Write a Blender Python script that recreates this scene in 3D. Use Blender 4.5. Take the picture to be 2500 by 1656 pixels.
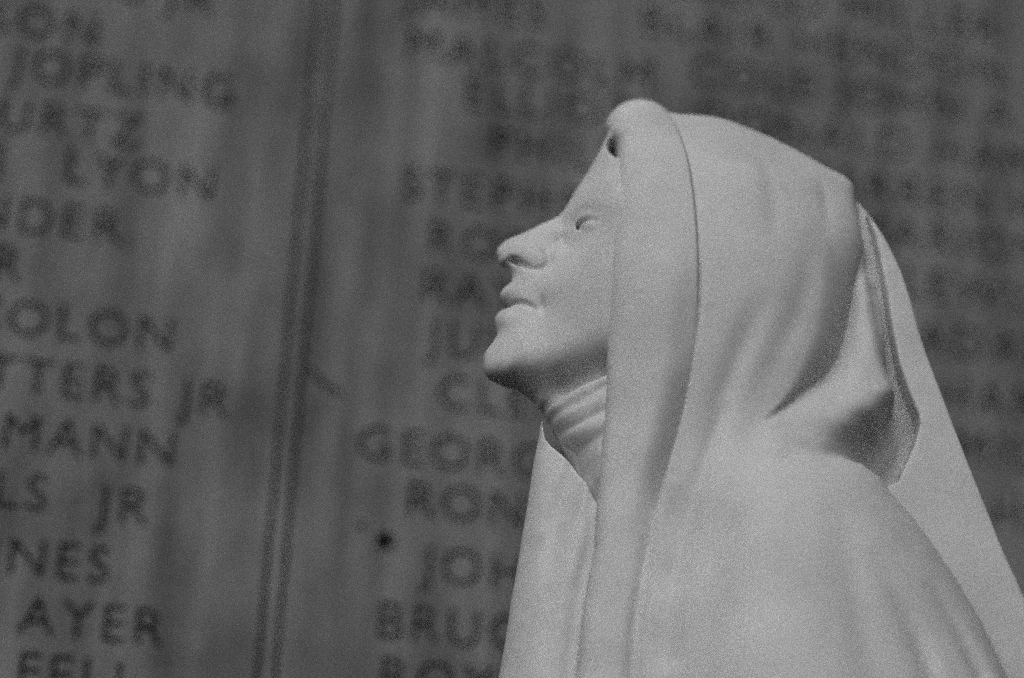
import bpy, math
import numpy as np
from mathutils import Matrix, Vector
from mathutils.geometry import delaunay_2d_cdt

for o in list(bpy.data.objects):
    bpy.data.objects.remove(o, do_unlink=True)
scene = bpy.context.scene

# ------------------------------------------------------------------ camera
U = 0.0003                       # metres per unit; 1 unit = one photo pixel on the statue's middle plane
FPX = 2500 * 85.0 / 36.0         # focal length in photo pixels
PITCH, ROLL = math.radians(20.0), math.radians(3.3)
DIST = FPX * U
FWD = Vector((0, math.cos(PITCH), math.sin(PITCH)))
R0 = Vector((1, 0, 0)); U0 = Vector((0, -math.sin(PITCH), math.cos(PITCH)))
RGT = R0 * math.cos(ROLL) + U0 * math.sin(ROLL)
UPV = U0 * math.cos(ROLL) - R0 * math.sin(ROLL)
CPOS = -FWD * DIST
cam_data = bpy.data.cameras.new('camera')
cam = bpy.data.objects.new('camera', cam_data)
scene.collection.objects.link(cam)
m = Matrix.Identity(4)
for i in range(3):
    m[i][0], m[i][1], m[i][2], m[i][3] = RGT[i], UPV[i], -FWD[i], CPOS[i]
cam.matrix_world = m
cam_data.sensor_width = 36.0
cam_data.lens = 85.0
cam_data.clip_start = 0.05
cam_data.clip_end = 200.0
cam_data.dof.use_dof = True
cam_data.dof.focus_distance = DIST - 160 * U
cam_data.dof.aperture_fstop = 1.5
scene.camera = cam

# ------------------------------------------------------------------ light: soft overcast from upper left, camera side
SUN_DIR = Vector((-0.27, -0.70, 0.66)).normalized()      # towards the light
world = bpy.data.worlds.new('World'); scene.world = world
world.use_nodes = True
wn = world.node_tree; wn.nodes.clear()
sky = wn.nodes.new('ShaderNodeTexSky'); sky.sky_type = 'NISHITA'; sky.sun_disc = False
sky.sun_elevation = math.asin(SUN_DIR.z)
sky.sun_rotation = math.atan2(SUN_DIR.x, SUN_DIR.y)
sky.dust_density = 5.0; sky.air_density = 1.0
bw = wn.nodes.new('ShaderNodeRGBToBW')                    # black-and-white photograph: grey daylight
bg = wn.nodes.new('ShaderNodeBackground'); bg.inputs['Strength'].default_value = 0.05
wo = wn.nodes.new('ShaderNodeOutputWorld')
wn.links.new(sky.outputs[0], bw.inputs[0]); wn.links.new(bw.outputs[0], bg.inputs[0]); wn.links.new(bg.outputs[0], wo.inputs[0])
sd = bpy.data.lights.new('sun', 'SUN'); sd.energy = 1.35; sd.angle = math.radians(60); sd.color = (1, 1, 1)
sun = bpy.data.objects.new('sun', sd); scene.collection.objects.link(sun)
sun.rotation_euler = (-SUN_DIR).to_track_quat('-Z', 'Y').to_euler()
vs = scene.view_settings
vs.view_transform = 'Standard'; vs.look = 'None'; vs.gamma = 1.0; vs.use_curve_mapping = False
vs.exposure = -0.17
scene.cycles.use_denoising = False
scene.cycles.use_adaptive_sampling = True      # a grainy picture, like the fast film it was shot on
scene.cycles.adaptive_threshold = 1.0
scene.cycles.adaptive_min_samples = 8
scene.cycles.sampling_pattern = 'TABULATED_SOBOL'
scene.cycles.max_bounces = 6

# ------------------------------------------------------------------ helpers
def ray(px, py):
    return FWD + RGT * ((px - 1250.0) / FPX) - UPV * ((py - 828.0) / FPX)
def pt(px, py, w=0.0):
    """photo position + distance w (units) from the statue's middle plane -> (x, y down) in that upright plane"""
    d = ray(px, py)
    t = (-w * U - CPOS.y) / d.y
    p = CPOS + d * t
    return p.x / U, -p.z / U
def pts(seq):
    out = []
    for q in seq:
        x, y = pt(q[0], q[1], q[2] if len(q) > 2 else 0.0)
        out.append((x, y) + tuple(q[3:]))
    return np.array(out, dtype=np.float64)
def tps(ctrl, X, Y, lam=1e-4):
    c = np.array(ctrl); s = 500.0
    P = c[:, :2] / s; v = c[:, 2]
    n = len(P)
    def K(r2): return np.where(r2 > 1e-12, r2 * np.log(np.maximum(r2, 1e-12)), 0.0)
    d2 = ((P[:, None] - P[None]) ** 2).sum(-1)
    A = np.zeros((n + 3, n + 3)); A[:n, :n] = K(d2) + lam * np.eye(n)
    A[:n, n] = 1; A[:n, n + 1:] = P; A[n, :n] = 1; A[n + 1:, :n] = P.T
    sol = np.linalg.solve(A, np.concatenate([v, np.zeros(3)]))
    Z = sol[n] + sol[n + 1] * X / s + sol[n + 2] * Y / s
    for i in range(n):
        Z = Z + sol[i] * K((X / s - P[i, 0]) ** 2 + (Y / s - P[i, 1]) ** 2)
    return Z
def poly_sd(poly, X, Y):
    """signed distance to a closed polygon, positive inside"""
    P = np.asarray(poly)[:, :2]; n = len(P)
    D = np.full(X.shape, 1e18); ins = np.zeros(X.shape, bool)
    for i in range(n):
        a, b = P[i], P[(i + 1) % n]
        ex, ey = b - a
        t = np.clip(((X - a[0]) * ex + (Y - a[1]) * ey) / (ex * ex + ey * ey + 1e-12), 0, 1)
        D = np.minimum(D, (X - a[0] - t * ex) ** 2 + (Y - a[1] - t * ey) ** 2)
        if a[1] != b[1]:
            c = ((a[1] > Y) != (b[1] > Y)) & (X < (b[0] - a[0]) * (Y - a[1]) / (b[1] - a[1]) + a[0])
            ins ^= c
    D = np.sqrt(D)
    return np.where(ins, D, -D)
def smooth_line(P, k=4):
    """Catmull-Rom refinement of a polyline with attributes"""
    P = np.asarray(P, dtype=np.float64)
    E = np.vstack([2 * P[0] - P[1], P, 2 * P[-1] - P[-2]])
    out = []
    for i in range(1, len(E) - 2):
        for j in range(k):
            t = j / k
            a, b, c, d = E[i - 1], E[i], E[i + 1], E[i + 2]
            out.append(0.5 * ((2 * b) + (c - a) * t + (2 * a - 5 * b + 4 * c - d) * t * t + (3 * b - 3 * c + d - a) * t ** 3))
    out.append(P[-1])
    return np.array(out)
def line_field(P, X, Y):
    """distance, signed side (+ = left of travel on the photo, y down) and attributes of the nearest point"""
    P = np.asarray(P)
    D = np.full(X.shape, 1e18); S = np.zeros(X.shape)
    A = [np.zeros(X.shape) for _ in range(P.shape[1] - 2)]
    for i in range(len(P) - 1):
        a, b = P[i], P[i + 1]
        ex, ey = b[0] - a[0], b[1] - a[1]
        t = np.clip(((X - a[0]) * ex + (Y - a[1]) * ey) / (ex * ex + ey * ey + 1e-12), 0, 1)
        dx, dy = X - a[0] - t * ex, Y - a[1] - t * ey
        d = dx * dx + dy * dy
        better = d < D
        D = np.where(better, d, D)
        S = np.where(better, ex * dy - ey * dx, S)
        for k in range(len(A)):
            A[k] = np.where(better, a[2 + k] + (b[2 + k] - a[2 + k]) * t, A[k])
    return np.sqrt(D), np.sign(S), A
def groove(X, Y, seq):
    """seq of (px, py, w, depth, width): gaussian groove (negative depth = ridge)"""
    P = smooth_line(pts(seq))
    D, S, A = line_field(P, X, Y)
    return A[0] * np.exp(-(D / np.maximum(A[1], 1.0)) ** 2)
def step_groove(X, Y, seq, sharp=7.0):
    """(px, py, w, depth, width): cloth rolls down into the line from one side (photo left when the line runs down)
    and the next layer stands up sharply on the other side"""
    P = smooth_line(pts(seq))
    D, S, A = line_field(P, X, Y)
    wd = np.maximum(A[1], 1.0)
    left = A[0] * np.maximum(1 - D / (2.4 * wd), 0) ** 2.2
    return D, S, A[0], left, sharp
def step_slice(v, st, Wref, k=0.25):
    """the layer on the far side of the line is undercut: deeper down the hollow reaches under it"""
    D, S, A, left, sharp = st
    lim = np.maximum(Wref - 25, 0)
    below = np.maximum(-v, 0)
    n = math.sqrt(1 + k * k)
    lf = np.minimum(v + np.minimum(left, lim), (D + k * below) / n + 0.3)
    g = np.minimum((k * below - D) / n, np.minimum(A, lim) - below)
    return np.where(S > 0, lf, smax(v, g, 1.5))
def drop(X, Y, seq):
    """(px, py, w, depth, width): the cloth on the photo's right of the line lies lower, rising again slowly"""
    P = smooth_line(pts(seq))
    D, S, A = line_field(P, X, Y)
    return A[0] * np.where(S > 0, np.exp(-(D / 4.0) ** 2), np.exp(-D / np.maximum(A[1], 1.0)))
def smax(a, b, k):
    return np.maximum(a, b) + np.maximum(k - np.abs(a - b), 0) ** 2 / (4 * k)
def smin(a, b, k):
    return -smax(-a, -b, k)

def surface_nets(f, origin, h):
    s = f < 0
    nx, ny, nz = f.shape
    cnt = np.zeros((nx - 1, ny - 1, nz - 1), np.uint8)
    for dx in (0, 1):
        for dy in (0, 1):
            for dz in (0, 1):
                cnt += s[dx:nx - 1 + dx, dy:ny - 1 + dy, dz:nz - 1 + dz]
    act = (cnt > 0) & (cnt < 8)
    ii, jj, kk = np.nonzero(act)
    ids = np.full(act.shape, -1, np.int32); ids[ii, jj, kk] = np.arange(len(ii), dtype=np.int32)
    corner = {}
    for dx in (0, 1):
        for dy in (0, 1):
            for dz in (0, 1):
                corner[dx, dy, dz] = f[ii + dx, jj + dy, kk + dz]
    acc = np.zeros((len(ii), 3)); n = np.zeros(len(ii))
    for (a, va) in corner.items():
        for ax in range(3):
            if a[ax] == 0:
                b = list(a); b[ax] = 1; b = tuple(b); vb = corner[b]
                x = (va < 0) != (vb < 0)
                t = np.where(x, va / np.where(x, va - vb, 1.0), 0)
                for c in range(3):
                    acc[:, c] += np.where(x, a[c] + (t if c == ax else 0), 0)
                n += x
    V = acc / n[:, None] + np.stack([ii, jj, kk], 1)
    Q = []
    for ax in range(3):
        sl0 = [slice(1, -1)] * 3; sl1 = [slice(1, -1)] * 3
        sl0[ax] = slice(0, -1); sl1[ax] = slice(1, None)
        s0, s1 = s[tuple(sl0)], s[tuple(sl1)]
        for flip in (False, True):
            e = np.nonzero((s0 & ~s1) if not flip else (~s0 & s1))
            c = [e[0].copy(), e[1].copy(), e[2].copy()]
            o1, o2 = [(1, 2), (2, 0), (0, 1)][ax]
            for o in (o1, o2): c[o] = c[o] + 1
            def cell(d1, d2):
                q = [c[0].copy(), c[1].copy(), c[2].copy()]
                q[o1] = q[o1] - d1; q[o2] = q[o2] - d2
                return ids[q[0], q[1], q[2]]
            quad = np.stack([cell(1, 1), cell(0, 1), cell(0, 0), cell(1, 0)], 1)
            if flip: quad = quad[:, ::-1]
            Q.append(quad)
    Q = np.concatenate(Q)
    Q = Q[(Q >= 0).all(1)]
    return V * h + np.array(origin), Q
def relax(V, Q, n=3, lam=0.5):
    e = np.concatenate([Q[:, [0, 1]], Q[:, [1, 2]], Q[:, [2, 3]], Q[:, [3, 0]]])
    deg = np.bincount(e[:, 0], minlength=len(V)) + np.bincount(e[:, 1], minlength=len(V))
    for it in range(n):
        for l in (lam, -lam * 1.04):
            acc = np.stack([np.bincount(e[:, 0], V[e[:, 1], c], len(V)) + np.bincount(e[:, 1], V[e[:, 0], c], len(V)) for c in range(3)], 1)
            V = V + l * (acc / np.maximum(deg, 1)[:, None] - V)
    return V
def link(o, parent=None):
    scene.collection.objects.link(o)
    if parent is not None: o.parent = parent
    return o
def mesh_from(name, V, Q, mat, parent, smooth=True):
    me = bpy.data.meshes.new(name)
    me.vertices.add(len(V)); me.vertices.foreach_set('co', V.astype(np.float32).ravel())
    me.loops.add(Q.size); me.loops.foreach_set('vertex_index', Q.astype(np.int32).ravel())
    me.polygons.add(len(Q)); me.polygons.foreach_set('loop_start', np.arange(0, Q.size, 4, dtype=np.int32))
    me.update(calc_edges=True); me.validate()
    me.polygons.foreach_set('use_smooth', np.full(len(me.polygons), smooth))
    me.materials.append(mat)
    return link(bpy.data.objects.new(name, me), parent)

def layer(ctrl, cut=None, cut_r=8.0, strokes=None, steps=None, bevel=None, lam=1e-4, floor=-1e9):
    return dict(floor=floor, ctrl=ctrl, cut=cut, cut_r=cut_r, strokes=strokes, steps=steps, bevel=bevel, lam=lam)
def carve(name, mat, parent, layers, box, h, relax_n=2, wmax=300):
    """a closed solid, the same on both sides of the middle plane, from one or more layers of cloth or skin.
    layer: control points (px, py, w), strokes(X, Y) -> how deep the chisel goes, cut = polygon that trims it"""
    x0, y0 = 1e9, 1e9; x1, y1 = -1e9, -1e9
    for q in box:
        x, y = pt(*q); x0 = min(x0, x); x1 = max(x1, x); y0 = min(y0, y); y1 = max(y1, y)
    xs = np.arange(x0, x1 + h, h); ys = np.arange(y0, y1 + h, h); ws = np.arange(h / 2, wmax, h)
    X, Y = np.meshgrid(xs, ys, indexing='ij')
    pre = []
    for L in layers:
        Qm = tps([(*pt(a, b, w), w * abs(w)) for a, b, w in L['ctrl']], X, Y, L['lam']).astype(np.float32)
        Qm = np.maximum(Qm, np.float32(L['floor']))
        gx, gy = np.gradient(Qm, h)
        Wref = np.sqrt(np.maximum(Qm, 0))
        D = L['strokes'](X, Y).astype(np.float32) if L['strokes'] else np.float32(0)
        st = [tuple(q.astype(np.float32) if hasattr(q, 'astype') else q for q in z) for z in L['steps'](X, Y)] if L['steps'] else []
        c = poly_sd(pts(L['cut']), X, Y).astype(np.float32) if L['cut'] is not None else None
        r = L['cut_r'](X, Y, Wref).astype(np.float32) if callable(L['cut_r']) else np.float32(L['cut_r'])
        bv = L['bevel'](X, Y).astype(np.float32) if L['bevel'] else None
        pre.append((Qm, (gx * gx + gy * gy + 100.0).astype(np.float32), Wref, D, st, c, r, bv))
    f = np.empty((len(xs), len(ys), len(ws)), np.float32)
    for k, w in enumerate(ws):
        tot = None
        for Qm, G2, Wref, D, st, c, r, bv in pre:
            v = (w * w - Qm) / np.sqrt(4 * w * w + G2) + D
            for q in st: v = step_slice(v, q, Wref)
            if c is not None: v = smax(v, -(c + bv * np.clip(Wref - w, 0, 20)) if bv is not None else -c, r)
            tot = v if tot is None else smin(tot, v, 12.0)
        f[:, :, k] = tot
    f[0] = f[-1] = 5; f[:, 0] = f[:, -1] = 5; f[:, :, -1] = 5
    full = np.concatenate([f[:, :, ::-1], f], axis=2)
    V, Q = surface_nets(full, (xs[0], ys[0], -ws[-1]), h)
    V = relax(V, Q, relax_n)
    W = np.stack([V[:, 0] * U, -V[:, 2] * U, -V[:, 1] * U], 1)     # x right, y away from camera, z up
    W = W - np.array(parent.location)
    return mesh_from(name, W, Q, mat, parent)

# ------------------------------------------------------------------ materials
def nodes_of(name):
    mt = bpy.data.materials.new(name); mt.use_nodes = True
    nt = mt.node_tree
    return mt, nt, nt.nodes['Principled BSDF']
def marble(name):
    mt, nt, b = nodes_of(name)
    N = nt.nodes.new; L = nt.links.new
    tc = N('ShaderNodeTexCoord')
    n1 = N('ShaderNodeTexNoise'); n1.inputs['Scale'].default_value = 14; n1.inputs['Detail'].default_value = 8; n1.inputs['Roughness'].default_value = 0.62
    n2 = N('ShaderNodeTexNoise'); n2.inputs['Scale'].default_value = 1400; n2.inputs['Detail'].default_value = 2
    L(tc.outputs['Object'], n1.inputs['Vector']); L(tc.outputs['Object'], n2.inputs['Vector'])
    mx = N('ShaderNodeMix'); mx.data_type = 'FLOAT'; mx.inputs[0].default_value = 0.5
    L(n1.outputs['Fac'], mx.inputs[2]); L(n2.outputs['Fac'], mx.inputs[3])
    r = N('ShaderNodeValToRGB')
    r.color_ramp.elements[0].position = 0.25; r.color_ramp.elements[0].color = (0.39, 0.39, 0.39, 1)
    r.color_ramp.elements[1].position = 0.75; r.color_ramp.elements[1].color = (0.73, 0.73, 0.73, 1)
    L(mx.outputs[0], r.inputs[0]); L(r.outputs[0], b.inputs['Base Color'])
    bp = N('ShaderNodeBump'); bp.inputs['Strength'].default_value = 0.12; bp.inputs['Distance'].default_value = 0.0006
    L(n2.outputs['Fac'], bp.inputs['Height']); L(bp.outputs[0], b.inputs['Normal'])
    b.inputs['Roughness'].default_value = 0.62
    return mt
def granite(name, lo, hi, rough=0.7):
    mt, nt, b = nodes_of(name)
    N = nt.nodes.new; L = nt.links.new
    tc = N('ShaderNodeTexCoord')
    def noise(scale, stretch, detail, r):
        mp = N('ShaderNodeMapping'); mp.inputs['Scale'].default_value = stretch
        n = N('ShaderNodeTexNoise'); n.inputs['Scale'].default_value = scale; n.inputs['Detail'].default_value = detail; n.inputs['Roughness'].default_value = r
        L(tc.outputs['Object'], mp.inputs[0]); L(mp.outputs[0], n.inputs['Vector'])
        return n
    blotch = noise(9, (1, 1, 0.8), 6, 0.65)
    streak = noise(30, (1, 1, 0.09), 4, 0.6)
    fine = noise(420, (1, 1, 1), 3, 0.5)
    def mix(a, b_, f):
        mx = N('ShaderNodeMix'); mx.data_type = 'FLOAT'; mx.inputs[0].default_value = f
        L(a, mx.inputs[2]); L(b_, mx.inputs[3]); return mx.outputs[0]
    v = mix(mix(blotch.outputs['Fac'], streak.outputs['Fac'], 0.5), fine.outputs['Fac'], 0.22)
    r = N('ShaderNodeValToRGB')
    r.color_ramp.elements[0].position = 0.39; r.color_ramp.elements[0].color = (lo, lo, lo, 1)
    r.color_ramp.elements[1].position = 0.61; r.color_ramp.elements[1].color = (hi, hi, hi, 1)
    L(v, r.inputs[0]); L(r.outputs[0], b.inputs['Base Color'])
    bp = N('ShaderNodeBump'); bp.inputs['Strength'].default_value = 0.25; bp.inputs['Distance'].default_value = 0.001
    L(fine.outputs['Fac'], bp.inputs['Height']); L(bp.outputs[0], b.inputs['Normal'])
    b.inputs['Roughness'].default_value = rough
    return mt
M_MARBLE = marble('pale_marble')
M_WALL = granite('grey_wall_stone', 0.06, 0.255)
M_CUT = granite('dark_lettering', 0.018, 0.04, 0.85)  # letter floors have a darker tone than the wall face
M_BACK = granite('wall_core', 0.03, 0.05, 0.9)

# ------------------------------------------------------------------ memorial wall
WYAW = math.radians(11.0)
WALL_P = CPOS + FWD * 2.20                       # where the middle of the photograph meets the wall
WN = Vector((-math.sin(WYAW), -math.cos(WYAW), 0)).normalized()   # wall normal, towards camera
WX = Vector((math.cos(WYAW), -math.sin(WYAW), 0))
if WX.dot(Vector((1, 0, 0))) < 0: WX = -WX
# right side recedes: direction along the wall to the right goes away from the camera
WX = Vector((math.cos(WYAW), math.sin(WYAW), 0)); WN = Vector((math.sin(WYAW), -math.cos(WYAW), 0))
WZ = Vector((0, 0, 1))
def on_wall(px, py):
    d = ray(px, py)
    t = (WALL_P - CPOS).dot(WN) / d.dot(WN)
    p = CPOS + d * t - WALL_P
    return p.dot(WX), p.dot(WZ)
wall = link(bpy.data.objects.new('memorial_wall', None))
wall.matrix_world = Matrix(((WX.x, -WN.x, 0, WALL_P.x), (WX.y, -WN.y, 0, WALL_P.y), (0, 0, 1, WALL_P.z), (0, 0, 0, 1)))
wall['label'] = 'dark grey stone memorial wall carved with rows of names, behind the statue'
wall['category'] = 'wall'
CAP = 0.0335       # height of the capitals
def text_curve(txt, size):
    cu = bpy.data.curves.new('t', 'FONT'); cu.body = txt; cu.size = size; cu.resolution_u = 4; cu.space_character = 1.17; cu.offset = 0.0007
    ob = bpy.data.objects.new('t', cu); scene.collection.objects.link(ob)
    dg = bpy.context.evaluated_depsgraph_get()
    c = ob.to_curve(dg).copy() if False else ob.to_curve(dg)
    res = []
    for sp in c.splines:
        res.append((sp.use_cyclic_u, [(tuple(p.co), tuple(p.handle_left), tuple(p.handle_right)) for p in sp.bezier_points]))
    ob.to_curve_clear()
    bpy.data.objects.remove(ob, do_unlink=True); bpy.data.curves.remove(cu)
    return res
def curve_to_mesh(name, splines, extrude, mat, parent, loc):
    """splines in wall coordinates (x along, z up); filled with holes; front face at y=0, thickness behind it"""
    cu = bpy.data.curves.new(name, 'CURVE'); cu.dimensions = '2D'; cu.fill_mode = 'BOTH'; cu.resolution_u = 4
    cu.extrude = extrude / 2
    for cyc, bz in splines:
        sp = cu.splines.new('BEZIER'); sp.bezier_points.add(len(bz) - 1)
        for p, (co, hl, hr) in zip(sp.bezier_points, bz):
            p.handle_left_type = p.handle_right_type = 'FREE'
            p.co = co; p.handle_left = hl; p.handle_right = hr
        sp.use_cyclic_u = True
    ob = bpy.data.objects.new('t', cu); scene.collection.objects.link(ob)
    dg = bpy.context.evaluated_depsgraph_get()
    me = bpy.data.meshes.new_from_object(ob.evaluated_get(dg))
    me.name = name
    bpy.data.objects.remove(ob, do_unlink=True); bpy.data.curves.remove(cu)
    # curve plane xy -> wall plane xz
    me.transform(Matrix(((1, 0, 0, 0), (0, 0, -1, extrude / 2), (0, 1, 0, 0), (0, 0, 0, 1))))
    me.materials.clear(); me.materials.append(mat)
    o = link(bpy.data.objects.new(name, me), parent); o.location = loc
    return o
def flat(bz, n=4):
    out = []
    for i in range(len(bz)):
        p0, h0 = bz[i][0], bz[i][2]; h1, p1 = bz[(i + 1) % len(bz)][1], bz[(i + 1) % len(bz)][0]
        straight = abs((h0[0] - p0[0]) * (p1[1] - p0[1]) - (h0[1] - p0[1]) * (p1[0] - p0[0])) + abs((h1[0] - p1[0]) * (p1[1] - p0[1]) - (h1[1] - p1[1]) * (p1[0] - p0[0])) < 1e-9
        for j in range(1 if straight else n):
            t = j / n; u = 1 - t
            out.append(tuple(u ** 3 * p0[c] + 3 * u * u * t * h0[c] + 3 * u * t * t * h1[c] + t ** 3 * p1[c] for c in (0, 1)))
    res = []
    for p in out:
        if not res or (p[0] - res[-1][0]) ** 2 + (p[1] - res[-1][1]) ** 2 > 1e-9: res.append(p)
    return res
def slab(name, outer, holes, depth, mat, parent):
    """stone face with real openings where the letters are cut, side walls going down to the letter floor"""
    loops = [flat(outer[1])] + [flat(h[1]) for h in holes]
    vs_, es = [], []
    for lp in loops:
        k = len(vs_); vs_ += [Vector(p) for p in lp]
        es += [(k + i, k + (i + 1) % len(lp)) for i in range(len(lp))]
    ov, oe, of, *_ = delaunay_2d_cdt(vs_, es, [], 0, 1e-7)
    P = np.array([tuple(v) for v in ov]); F = np.array(of)
    C = P[F].mean(1); ins = np.zeros(len(C), bool)
    for a, b in es:
        a, b = vs_[a], vs_[b]
        if a.y != b.y:
            ins ^= ((a.y > C[:, 1]) != (b.y > C[:, 1])) & (C[:, 0] < (b.x - a.x) * (C[:, 1] - a.y) / (b.y - a.y) + a.x)
    F = F[ins]
    T = P[F]; area = (T[:, 1, 0] - T[:, 0, 0]) * (T[:, 2, 1] - T[:, 0, 1]) - (T[:, 1, 1] - T[:, 0, 1]) * (T[:, 2, 0] - T[:, 0, 0])
    F[area < 0] = F[area < 0][:, ::-1]
    verts = [(p[0], 0.0, p[1]) for p in P]; faces = [tuple(int(i) for i in f) for f in F]
    for lp in loops:
        k = len(verts); n = len(lp)
        verts += [(p[0], 0.0, p[1]) for p in lp] + [(p[0], depth, p[1]) for p in lp]
        faces += [(k + i, k + (i + 1) % n, k + n + (i + 1) % n, k + n + i) for i in range(n)]
    me = bpy.data.meshes.new(name); me.from_pydata(verts, [], faces); me.materials.append(mat)
    return link(bpy.data.objects.new(name, me), parent)
def rect(x0, z0, x1, z1):
    c = [(x0, z0), (x1, z0), (x1, z1), (x0, z1)]
    return (True, [((x, z, 0), (x, z, 0), (x, z, 0)) for x, z in c])
def disc(x, z, r):
    k = 0.5523 * r
    return (True, [((x + r, z, 0), (x + r, z - k, 0), (x + r, z + k, 0)), ((x, z + r, 0), (x + k, z + r, 0), (x - k, z + r, 0)),
                   ((x - r, z, 0), (x - r, z + k, 0), (x - r, z - k, 0)), ((x, z - r, 0), (x - k, z - r, 0), (x + k, z - r, 0))])
NAMES_A = [(-120, -60, 'HARRIS JR'), (-80, 70, 'ISON'), (28, 190, 'JOPLING'), (-110, 302, 'KURTZ'), (-20, 420, 'J'), (150, 443, 'LYON'), (-80, 550, 'NDER'),
           (-75, 672, 'JR'), (-95, 800, 'COLON'), (-45, 948, 'TTERS'), (436, 1008, 'JR'), (-5, 1094, 'MANN'),
           (-25, 1236, 'LS'), (236, 1272, 'JR'), (-150, 1384, 'HINES'), (40, 1545, 'AYER'), (30, 1682, 'FELL')]
NAMES_B = [(985, 20, 'JAMES'), (985, 140, 'MALCOLM'), (1128, 262, 'ELLIOT'), (1190, 382, 'PHILIP'), (975, 482, 'STEPHEN'), (1038, 618, 'ROBERT'),
           (1022, 733, 'RAY'), (1045, 862, 'JULIAN'), (1062, 995, 'CLEM'), (866, 1120, 'GEORGE'), (985, 1258, 'RONALD'),
           (1030, 1418, 'JOHN'), (912, 1556, 'BRUCE'), (918, 1692, 'ROY')]
NAMES_C = [(1500, -30, 'ARNOLD MILLER'), (1560, 80, 'BLAIR HENDON'), (1680, 205, 'COLE JOHN A'), (1700, 320, 'DONALD HAMLIN'), (1900, 460, 'WARREN HILL'), (2080, 590, 'MARION HALE'), (2200, 725, 'LEWIS MAHER'),
           (2240, 860, 'ADAM WHITE'), (2290, 1000, 'HARRIS'), (2330, 1130, 'MILTON'), (2420, 1290, 'HAROLD')]
def set_names(names):
    holes, cuts = [], []
    for px, py, txt in names:
        a, b = on_wall(px, py)
        sp = text_curve(txt, CAP / 0.72)
        tr = lambda p: (p[0] + a, p[1] + b, 0)
        w = [(c, [(tr(p), tr(l), tr(r)) for p, l, r in bz]) for c, bz in sp]
        holes += w; cuts.append(w)
    return holes, cuts
J = [on_wall(px, py) for px, py in ((798, 0), (650, 1656))]
jx = 0.5 * (J[0][0] + J[1][0])
GROOVE, BEAD, DEPTH = 0.0046, 0.0112, 0.006
ZB, ZT = -0.75, 0.75
hA, cA = set_names(NAMES_A); hB, cB = set_names(NAMES_B); hC, cC = set_names(NAMES_C)
pitB = [disc(*on_wall(a, b), r) for a, b, r in ((940, 1322, 0.0085), (886, 1284, 0.0032))]
chip = [on_wall(a, b) for a, b in ((752, 892), (768, 905), (796, 937), (826, 952), (842, 976), (820, 962), (790, 945), (760, 912))]
pitB.append((True, [((x, z, 0),) * 3 for x, z in chip]))                      # a chipped scar in the stone
pitA = []
slab('stone_panel', rect(-1.1, ZB, jx - BEAD / 2 - GROOVE, ZT), hA + pitA, DEPTH, M_WALL, wall)
slab('stone_panel', rect(jx + BEAD / 2 + GROOVE, ZB, 1.3, ZT), hB + hC + pitB, DEPTH, M_WALL, wall)
curve_to_mesh('joint_bead', [rect(jx - BEAD / 2, ZB, jx + BEAD / 2, ZT)], DEPTH, M_WALL, wall, (0, 0.001, 0))
curve_to_mesh('wall_core', [rect(-1.1, ZB, 1.3, ZT)], 0.1, M_BACK, wall, (0, DEPTH + 0.003, 0))
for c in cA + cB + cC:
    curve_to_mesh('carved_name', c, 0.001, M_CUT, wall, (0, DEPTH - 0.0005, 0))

# ------------------------------------------------------------------ statue
statue = link(bpy.data.objects.new('statue', None))
statue.location = (0.15, 0, -0.34)
statue['label'] = 'pale marble statue of a veiled woman in profile, face lifted up to the left'
statue['category'] = 'statue'

# --- head
profile = [(1490, 318), (1482, 335), (1473, 352), (1461, 376), (1442, 412), (1418, 449), (1398, 479), (1385, 503), (1371, 522), (1352, 535), (1325, 547), (1299, 560),
           (1272, 573), (1246, 583), (1229, 593), (1217, 605), (1212, 618), (1217, 637), (1230, 650), (1242, 661), (1250, 676), (1248, 690),
           (1234, 702), (1222, 717), (1222, 731), (1231, 742), (1229, 755), (1216, 766), (1208, 780), (1210, 796), (1214, 814), (1208, 830), (1194, 849),
           (1183, 866), (1180, 888), (1183, 908), (1195, 924), (1218, 934), (1248, 942), (1276, 954), (1307, 982), (1326, 1004), (1345, 1040), (1370, 1090), (1400, 1150)]
face = [(a, b, 0) for a, b in profile] + [
    (1500, 345, 75), (1490, 390, 112), (1455, 430, 95), (1490, 440, 160), (1430, 470, 92), (1410, 497, 72), (1460, 500, 150), (1500, 500, 195),
    (1396, 535, 52), (1385, 555, 40), (1428, 545, 108), (1462, 555, 162), (1497, 570, 202),
    (1365, 560, 30), (1340, 575, 33), (1300, 598, 40), (1262, 606, 36), (1235, 616, 30), (1228, 636, 24), (1298, 626, 62), (1322, 632, 64), (1275, 632, 46),
    (1346, 640, 76), (1372, 640, 110), (1390, 595, 84), (1370, 595, 56), (1430, 600, 150), (1497, 650, 212),
    (1262, 680, 42), (1290, 690, 70), (1320, 690, 90), (1242, 715, 38), (1270, 720, 62), (1300, 735, 80), (1325, 750, 92), (1370, 700, 132), (1430, 700, 178), (1497, 760, 207),
    (1230, 785, 45), (1260, 775, 66), (1280, 800, 80), (1230, 830, 52), (1210, 870, 48), (1255, 860, 82), (1320, 830, 118), (1400, 800, 163), (1490, 820, 196),
    (1235, 905, 60), (1300, 892, 104), (1368, 881, 134), (1430, 869, 157), (1490, 860, 173),
    (1490, 908, 132), (1425, 928, 107), (1368, 942, 76), (1300, 942, 54), (1322, 975, 44), (1345, 990, 50), (1400, 985, 80), (1480, 970, 130), (1480, 1100, 135),
    (1600, 400, 190), (1600, 500, 232), (1600, 700, 235), (1600, 850, 210), (1600, 1000, 160), (1720, 600, 240), (1720, 800, 220)]
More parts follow.
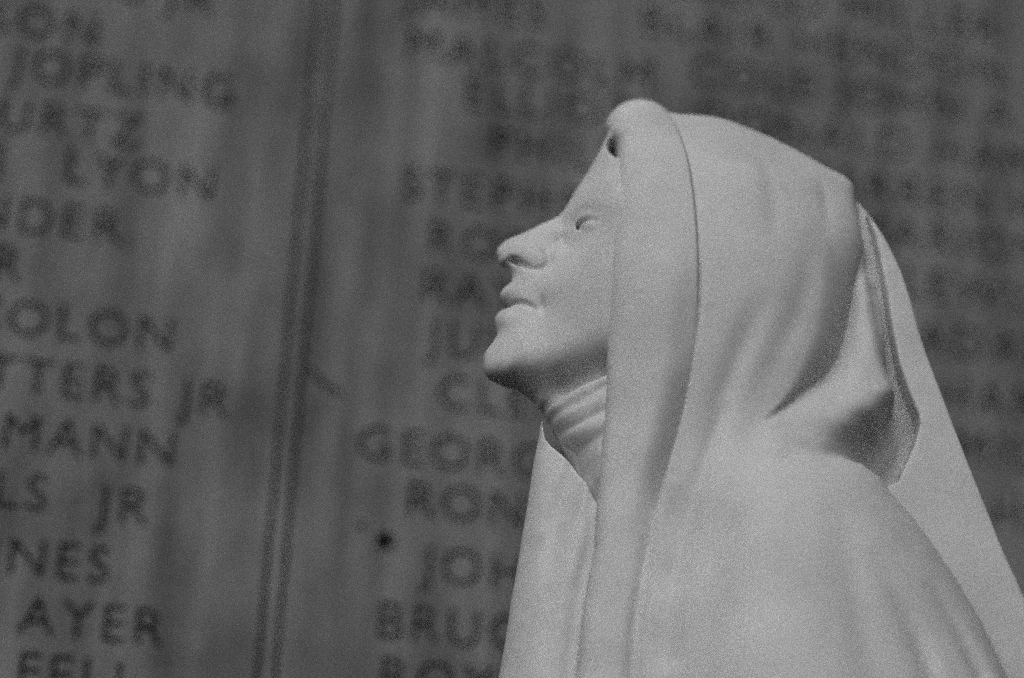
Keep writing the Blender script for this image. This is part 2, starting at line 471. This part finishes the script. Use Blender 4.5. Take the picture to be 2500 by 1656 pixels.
def face_strokes(X, Y):
    D = groove(X, Y, [(1220, 741, 10, 12, 7.5), (1238, 740, 35, 16, 7.5), (1266, 737, 60, 14, 6.5), (1288, 743, 75, 11, 6.5), (1304, 752, 84, 4, 6), (1312, 760, 88, 0, 6)])
    D += groove(X, Y, [(1320, 714, 90, 1, 8), (1324, 742, 94, 8, 8), (1321, 770, 93, 0, 8)])
    D += groove(X, Y, [(1240, 632, 30, 3, 5), (1248, 630, 36, 17, 6), (1260, 632, 42, 24, 6.5), (1272, 640, 48, 18, 6.5), (1286, 650, 54, 9, 6.5)])
    D += groove(X, Y, [(1286, 652, 54, 6, 7), (1306, 657, 66, 9, 8), (1328, 652, 72, 13, 9), (1341, 634, 72, 13, 9), (1337, 612, 62, 4, 12)])
    D += groove(X, Y, [(1310, 610, 45, -5, 16), (1318, 630, 58, -5, 14)])                      # nostril wing
    D += groove(X, Y, [(1366, 562, 34, 3, 14), (1370, 582, 46, 14, 18), (1380, 604, 74, 6, 22)])  # side of the nose root
    D += groove(X, Y, [(1456, 540, 150, 1.5, 5), (1436, 537, 118, 6, 5.5), (1418, 539, 95, 16, 5.5), (1412, 549, 82, 18, 5.5), (1419, 564, 95, 5, 5)])
    D += groove(X, Y, [(1430, 554, 110, -5, 13), (1448, 555, 140, -4, 13)])
    D += groove(X, Y, [(1420, 527, 92, -2, 9), (1440, 524, 120, -2, 10), (1462, 530, 155, -1, 10)])                   # eyeball under the lid
    D += groove(X, Y, [(1425, 512, 98, 2, 12), (1455, 518, 145, 2, 12)])                      # hollow above the lid
    D += groove(X, Y, [(1501, 337, 80, 50, 12), (1506, 356, 95, 56, 13.5), (1512, 379, 112, 22, 10)])   # deep drill hole under the veil
    return D
FACE_CUT = [(1100, 250), (1480, 306), (1540, 330), (1600, 420), (1640, 600), (1640, 1000), (1600, 1200), (1300, 1200), (1100, 1000)]
carve('head', M_MARBLE, statue, [layer(face, FACE_CUT, 6, face_strokes)], [(1150, 250, 0), (1660, 250, 0), (1150, 1180, 0), (1660, 1180, 250), (1660, 1200, 0)], 2.6, 2, 275)

# --- wimple: wrapped neck cloth
wim = [(1331, 992, 0), (1330, 1004, 0), (1336, 1022, 0), (1349, 1046, 0), (1368, 1082, 0), (1391, 1117, 0), (1406, 1147, 0), (1416, 1185, 0), (1432, 1260, 0), (1450, 1340, 0),
       (1350, 995, 62), (1368, 978, 78), (1400, 960, 108), (1425, 945, 128), (1455, 935, 150), (1490, 920, 175), (1370, 1020, 74), (1400, 1020, 108), (1440, 1000, 145), (1480, 1000, 178),
       (1400, 1080, 82), (1430, 1080, 128), (1470, 1080, 172), (1440, 1140, 124), (1475, 1160, 184), (1500, 1240, 175), (1540, 950, 175), (1540, 1200, 165), (1620, 1000, 130), (1620, 1200, 120),
       (1345, 968, 50), (1400, 930, 92), (1470, 890, 150)]
def wim_strokes(X, Y):
    D = groove(X, Y, [(1336, 1006, 40, -1.46, 9.9), (1368, 984, 78, -2.92, 11), (1425, 950, 128, -3.41, 12.1), (1490, 922, 175, -2.92, 11)])
    D += groove(X, Y, [(1345, 1020, 50, 0.975, 8.8), (1385, 996, 95, 2.44, 9.9), (1430, 972, 138, 2.44, 9.9), (1482, 938, 176, 2.92, 9.9)])
    D += groove(X, Y, [(1350, 1034, 46, -1.46, 11), (1400, 1008, 108, -2.92, 13.2), (1450, 985, 150, -2.92, 13.2), (1490, 960, 178, -1.95, 13.2)])
    D += groove(X, Y, [(1362, 1056, 50, 1.46, 8.8), (1406, 1038, 110, 4.39, 9.9), (1444, 1019, 146, 5.85, 11), (1484, 998, 178, 6.82, 12.1)])
    D += groove(X, Y, [(1385, 1066, 70, -1.46, 16.5), (1440, 1046, 140, -2.92, 17.6), (1485, 1030, 178, -1.95, 15.4)])
    D += groove(X, Y, [(1400, 1108, 70, 1.46, 11), (1440, 1082, 135, 3.41, 12.1), (1478, 1060, 176, 4.88, 13.2)])
    D += groove(X, Y, [(1425, 1130, 95, -0.975, 13.2), (1470, 1105, 170, -2.44, 15.4)])
    return D
WIM_CUT = [(1326, 1000, 0), (1332, 995, 40), (1350, 985, 62), (1368, 972, 78), (1400, 952, 108), (1425, 938, 128), (1455, 926, 150), (1490, 910, 175), (1540, 890, 190), (1580, 900), (1580, 1400), (1300, 1400), (1300, 1050)]
carve('wimple', M_MARBLE, statue, [layer(wim, WIM_CUT, 8, wim_strokes)], [(1310, 860, 0), (1600, 860, 0), (1310, 1340, 0), (1600, 1400, 200)], 2.6, 2, 250)

# --- gown: front of the robe below the throat
gs = [(1324, 1000), (1321, 1030), (1317, 1053), (1303, 1130), (1290, 1220), (1276, 1301), (1263, 1382), (1249, 1459), (1236, 1549), (1218, 1652), (1198, 1780)]
gown = [(a, b, 0) for a, b in gs]
for yy in range(1050, 1781, 73):
    xs_ = float(np.interp(yy, [q[1] for q in gs], [q[0] for q in gs]))
    kk = float(np.interp(yy, [1050, 1150, 1400, 1780], [9.5, 12.0, 14.5, 17.0]))
    for dd in (8, 22, 48, 85, 130, 200):
        gown.append((xs_ + dd, yy, kk * math.sqrt(dd) if dd < 90 else kk * math.sqrt(85) * (1 + 0.10 * (dd - 85) / 45)))
def gown_strokes(X, Y):
    D = groove(X, Y, [(1455, 1250, 165, 0, 16), (1446, 1330, 165, 10, 20), (1426, 1420, 170, 16, 24), (1408, 1540, 175, 18, 26), (1390, 1700, 185, 18, 28)])
    D += groove(X, Y, [(1394, 1145, 100, 10, 18), (1376, 1220, 105, 21, 24), (1360, 1300, 115, 18, 26), (1342, 1420, 130, 8, 28), (1325, 1560, 140, 4, 28)])
    D += groove(X, Y, [(1430, 1185, 120, -16, 15), (1418, 1270, 130, -10, 22), (1395, 1400, 150, -5, 26)])
    D += groove(X, Y, [(1330, 1120, 65, -3, 18), (1310, 1300, 85, -3, 22)])
    return D
GOWN_CUT = [(1323, 995, 0), (1326, 1040, 30), (1332, 1068, 50), (1346, 1088, 66), (1370, 1110, 82), (1395, 1136, 95), (1412, 1160, 108), (1430, 1180, 130), (1456, 1222, 150), (1500, 1260, 160), (1640, 1280), (1700, 1800), (1100, 1800), (1150, 1200)]
carve('gown', M_MARBLE, statue, [layer(gown, GOWN_CUT, 5, gown_strokes, lam=4e-4)], [(1190, 980, 0), (1640, 980, 0), (1190, 1740, 0), (1640, 1760, 250)], 3.0, 2, 320)

# --- veil: hood, rolled front band, shoulder cloth and the strip that falls down the back
sil = [(1483, 322), (1476, 316), (1480, 299), (1491, 280), (1508, 263), (1531, 251), (1561, 246), (1588, 250), (1611, 260), (1630, 275), (1650, 281), (1680, 283), (1715, 285), (1761, 293), (1807, 308), (1845, 323), (1887, 341),
       (1929, 362), (1967, 383), (2006, 406), (2036, 421), (2059, 432), (2077, 448), (2087, 462)]
HOOD_EDGE = [(2095, 486, 42), (2105, 520, 74), (2113, 556, 96), (2116, 590, 110), (2109, 640, 128), (2097, 690, 148), (2087, 745, 168), (2075, 800, 186), (2060, 852, 202), (2023, 900, 220), (1986, 931, 234), (1941, 968, 249), (1898, 999, 261), (1864, 1024, 270)]
HOLLOW_EDGE = [(1900, 1052, 276), (1960, 1066, 268), (2004, 1076, 262), (2060, 1088, 258), (2120, 1108, 250), (2170, 1146, 240), (2198, 1182, 232)]
SHOULDER_EDGE = [(2255, 1248, 240), (2310, 1324, 248), (2364, 1406, 255), (2419, 1499, 262), (2484, 1641, 275), (2530, 1760, 285)]
veil = [(a, b, 0) for a, b in sil] + HOOD_EDGE + HOLLOW_EDGE + SHOULDER_EDGE + [
    (1498, 312, 62), (1530, 320, 110), (1520, 370, 150), (1517, 450, 195), (1514, 540, 217), (1506, 640, 226), (1500, 740, 222), (1492, 840, 212), (1488, 920, 208), (1484, 1000, 205), (1476, 1080, 208), (1468, 1180, 215), (1460, 1260, 225), (1440, 1400, 240), (1424, 1500, 252), (1408, 1650, 262),
    (1560, 300, 105), (1580, 400, 208), (1605, 520, 250), (1612, 650, 266), (1605, 800, 262), (1585, 950, 250), (1560, 1100, 248), (1530, 1250, 256), (1505, 1400, 268), (1485, 1560, 282), (1475, 1680, 290),
    (1700, 340, 120), (1730, 420, 214), (1745, 520, 258), (1752, 650, 282), (1742, 800, 284), (1722, 950, 276), (1690, 1100, 272), (1655, 1250, 278), (1625, 1400, 290), (1605, 1560, 302), (1590, 1700, 310),
    (1800, 370, 118), (1850, 450, 200), (1850, 600, 266), (1850, 750, 280), (1825, 900, 276), (1900, 400, 95), (1960, 450, 128), (1950, 560, 218), (1955, 700, 245), (1945, 850, 252), (2030, 490, 104), (2040, 600, 165), (2020, 720, 208), (2060, 460, 55),
    (1850, 1080, 284), (1760, 1150, 300), (1800, 1250, 342), (1900, 1300, 386), (1720, 1400, 340), (1800, 1450, 386), (1950, 1500, 430), (1900, 1150, 318), (2000, 1180, 325), (2100, 1230, 320), (2150, 1320, 350), (2200, 1450, 372), (2080, 1400, 400), (2100, 1600, 440), (2290, 1560, 350), (2320, 1680, 375), (1750, 1640, 392), (1900, 1700, 450), (2200, 1750, 440), (2220, 1320, 300), (2290, 1420, 305), (2370, 1560, 310)]
def veil_steps(X, Y):
    # crease behind the rolled front band
    a = step_groove(X, Y, [(1707, 598, 262, 0, 18), (1711, 681, 270, 10, 24), (1708, 765, 274, 24, 30), (1697, 849, 272, 40, 32), (1681, 941, 268, 54, 32), (1662, 1025, 264, 66, 32), (1639, 1109, 264, 66, 32), (1616, 1193, 268, 50, 32),
                           (1600, 1265, 272, 30, 32), (1578, 1378, 282, 10, 32), (1570, 1430, 285, 0, 30)], 7)
    return [a]
def veil_strokes(X, Y):
    D = drop(X, Y, [(1632, 278, 40, 3, 30), (1660, 323, 105, 10, 40), (1677, 366, 165, 13, 50), (1690, 432, 215, 13, 50), (1700, 515, 245, 13, 50), (1706, 598, 262, 13, 50), (1709, 681, 270, 11, 45), (1706, 765, 274, 4, 40), (1700, 830, 274, 0, 40)])
    D += groove(X, Y, [(1602, 1260, 272, 0, 16), (1580, 1370, 282, 14, 17), (1562, 1468, 288, 17, 18), (1553, 1558, 294, 16, 19), (1546, 1700, 300, 14, 20)])
    D += groove(X, Y, [(1690, 560, 258, 0, 30), (1680, 700, 268, 6, 30), (1668, 800, 268, 6, 30), (1650, 900, 266, 0, 30)])
    D += groove(X, Y, [(1640, 1180, 270, -4, 14), (1592, 1350, 285, -5, 18), (1576, 1480, 295, -4, 18), (1566, 1660, 300, -3, 18)])
    # soft folds
    D += groove(X, Y, [(1800, 1170, 315, 0, 40), (1765, 1300, 345, 8, 38), (1735, 1450, 362, 11, 40), (1715, 1700, 380, 11, 44)])
    D += groove(X, Y, [(2030, 1220, 340, 0, 40), (2070, 1350, 385, 7, 38), (2100, 1500, 420, 10, 40), (2140, 1720, 440, 11, 44)])
    D += groove(X, Y, [(1855, 370, 110, 0, 18), (1880, 440, 170, 5, 22), (1890, 520, 225, 5, 26), (1880, 620, 262, 0, 30)])
    D += groove(X, Y, [(1975, 600, 225, 0, 26), (1965, 700, 240, 6, 30), (1930, 800, 262, 8, 32), (1880, 900, 272, 5, 32), (1830, 980, 276, 0, 32)])
    D += groove(X, Y, [(2000, 425, 60, 0, 12), (2012, 470, 110, 4, 14), (2020, 530, 140, 3, 18), (2016, 600, 170, 0, 20)])
    D += groove(X, Y, [(1880, 700, 275, 0, 40), (1840, 780, 280, 9, 34), (1790, 900, 280, 12, 30), (1750, 1010, 280, 9, 28), (1715, 1120, 280, 0, 30)])
    D += groove(X, Y, [(1770, 1000, 282, 4, 16), (1735, 1090, 278, 9, 20), (1690, 1230, 286, 10, 24), (1655, 1400, 310, 10, 28), (1630, 1600, 320, 9, 30)])
    D += groove(X, Y, [(1735, 760, 284, 3, 14), (1770, 880, 282, 0, 16)])
    D += groove(X, Y, [(1910, 430, 130, 1.5, 20), (1930, 500, 190, 2, 24), (1935, 560, 220, 0, 22)])
    D += groove(X, Y, [(2120, 1330, 350, 0, 30), (2190, 1450, 380, 9, 30), (2245, 1560, 385, 14, 28), (2290, 1700, 390, 16, 28)])
    D += groove(X, Y, [(2260, 1400, 330, 0, 20), (2340, 1520, 340, 12, 22), (2400, 1640, 340, 16, 22)])
    return D
FRONT = [(1406, 1660, 262), (1415, 1580, 258), (1425, 1490, 252), (1438, 1400, 240), (1454, 1333, 232), (1458, 1240, 222), (1464, 1180, 215), (1468, 1120, 208), (1474, 1050, 206), (1480, 985, 205), (1484, 920, 207), (1484, 864, 214), (1488, 803, 222),
         (1494, 727, 230), (1497, 660, 235), (1500, 600, 233), (1506, 545, 227), (1510, 480, 212), (1512, 420, 190), (1512, 370, 155), (1511, 330, 108), (1498, 324, 72), (1478, 325, 20)]
VEIL_CUT = FRONT + [(1420, 330), (1420, 180), (1700, 180), (2120, 330), (2100, 440), (2091, 464, 14)] + HOOD_EDGE + HOLLOW_EDGE + SHOULDER_EDGE + [(2560, 1900), (1380, 1900, 262)]
XF = pt(1640, 700, 200)[0]; XA = pt(1880, 1000, 260)[0]; XB = pt(2050, 900, 200)[0]
def sstep(t):
    t = np.clip(t, 0, 1); return t * t * (3 - 2 * t)
def veil_front(X, Y): return np.clip((XF - X) / 60, 0, 1)
def veil_round(X, Y, W): return 9 + 22 * veil_front(X, Y) + sstep((X - XA) / (XB - XA)) * np.clip(0.62 * W, 4, 110)
def veil_bevel(X, Y): return 0.6 * veil_front(X, Y) * np.clip((Y - pt(1510, 395, 170)[1]) / 60, 0, 1) * np.clip((pt(1484, 850, 210)[1] - Y) / 60, 0, 1)
# the cowl: cloth that comes out from under the hood and hangs over the hollow above the shoulder
cowl = [(2104, 540, 30), (2104, 600, 52), (2095, 650, 60), (2070, 745, 68), (2050, 830, 86), (2012, 892, 118), (1965, 936, 165), (1905, 985, 228), (1862, 1018, 262),
        (2126, 650, 96), (2122, 720, 118), (2112, 820, 140), (2155, 820, 150), (2165, 880, 166), (2194, 940, 172), (2080, 900, 172), (2130, 935, 186), (2000, 970, 220), (1950, 1020, 252), (2050, 975, 215),
        (2184, 962, 174), (2130, 1004, 194), (2070, 1034, 228), (2004, 1050, 250), (1940, 1045, 263), (1850, 1080, 283), (1900, 1110, 298), (1960, 1100, 272),
        (2010, 1092, 250), (2060, 1086, 200), (2110, 1074, 128), (2160, 1062, 84), (2205, 1036, 60), (2240, 1004, 46), (2200, 1090, 44), (2160, 1120, 48), (2160, 1190, 16), (2200, 1150, 16), (2060, 1150, 190), (1950, 1180, 270), (1850, 1180, 280), (1900, 1280, 280),
        (1950, 700, 80), (1850, 850, 160), (1800, 950, 210), (1900, 900, 165), (2040, 600, 40), (1780, 1050, 245), (2260, 1050, 52), (2240, 1130, 18), (2255, 950, 30), (2228, 945, 48)]
COWL_CUT = [(2100, 572, 66), (2112, 570, 66), (2134, 606, 92), (2148, 660, 112), (2163, 737, 130), (2175, 817, 142), (2191, 882, 158), (2206, 926, 158), (2208, 970, 110), (2202, 1040, 66), (2190, 1110, 44), (2150, 1240, 30), (1850, 1300, 280), (1760, 1150, 250), (1800, 900, 200), (1940, 650, 120), (2050, 560, 70)]
# the dark back of the hollow, deep between cowl, shoulder and the falling strip
hollow = [(2095, 495, 8), (2130, 530, 8), (2090, 620, 12), (2150, 620, 12), (2090, 740, 18), (2180, 740, 18), (2100, 860, 24), (2240, 870, 24), (2160, 960, 22), (2240, 960, 22), (2110, 1060, 20), (2230, 1050, 20), (2100, 1200, 16), (2230, 1160, 16)]
HOLLOW_CUT = [(2080, 500, 8), (2098, 494, 8), (2118, 518, 8), (2142, 560, 8), (2165, 640, 12), (2190, 740, 18), (2215, 850, 22), (2240, 930, 24), (2262, 1000, 50), (2255, 1090, 40), (2222, 1150, 16), (2170, 1230, 14), (2080, 1200, 16), (2070, 1000, 20), (2060, 800, 20), (2060, 600, 12)]
def cowl_strokes(X, Y):
    return groove(X, Y, [(2120, 580, 90, 8, 12), (2140, 640, 108, 30, 18), (2158, 730, 128, 40, 22), (2172, 817, 142, 44, 24), (2192, 890, 156, 46, 26), (2212, 940, 150, 40, 24), (2222, 980, 90, 0, 24)])
def cowl_round(X, Y, W): return np.clip(0.8 * W, 10, 100)
carve('veil', M_MARBLE, statue, [layer(veil, VEIL_CUT, veil_round, veil_strokes, veil_steps, veil_bevel), layer(cowl, COWL_CUT, cowl_round, cowl_strokes, floor=14.0 ** 2), layer(hollow, HOLLOW_CUT, 6)], [(1400, 225, 0), (2540, 225, 0), (1400, 1720, 0), (2540, 1720, 420)], 3.1, 2, 500)
# the strip of veil that falls straight down the back
strip = [(2116, 512, 40), (2122, 521, 46), (2147, 557, 55), (2174, 603, 62), (2201, 660, 70), (2224, 729, 76), (2246, 810, 82), (2266, 871, 86), (2293, 942, 92), (2326, 1029, 98), (2364, 1127, 104), (2408, 1237, 110), (2451, 1346, 115), (2484, 1417, 118), (2510, 1475, 120), (2560, 1580, 124), (2620, 1720, 128)]
tail = strip + [(a - dx, b, w + 6) for (a, b, w), dx in zip(strip[2:], [14, 26, 36, 42, 50, 56, 66, 74, 84, 95, 105, 110, 120, 130, 140])] + [(2100, 800, 80), (2088, 520, 14), (2092, 560, 18), (2090, 620, 30), (2124, 560, 48), (2217, 947, 96), (2247, 1036, 104), (2198, 1182, 118), (2150, 1300, 120), (2300, 1500, 130), (2400, 1720, 140)]
TAIL_CUT = strip + [(2400, 1760, 140), (2150, 1400, 120), (2150, 1230, 116), (2162, 1188, 116), (2194, 1174, 116), (2208, 1140, 114), (2234, 1084, 108), (2247, 1036, 104), (2244, 1012, 102), (2217, 947, 96), (2197, 893, 88), (2181, 817, 80), (2168, 737, 74), (2153, 660, 66), (2137, 583, 54), (2126, 545, 47)]
carve('veil_tail', M_MARBLE, statue, [layer(tail, TAIL_CUT, 9)], [(2080, 480, 0), (2540, 480, 0), (2080, 1720, 0), (2540, 1740, 100)], 3.1, 2, 170)
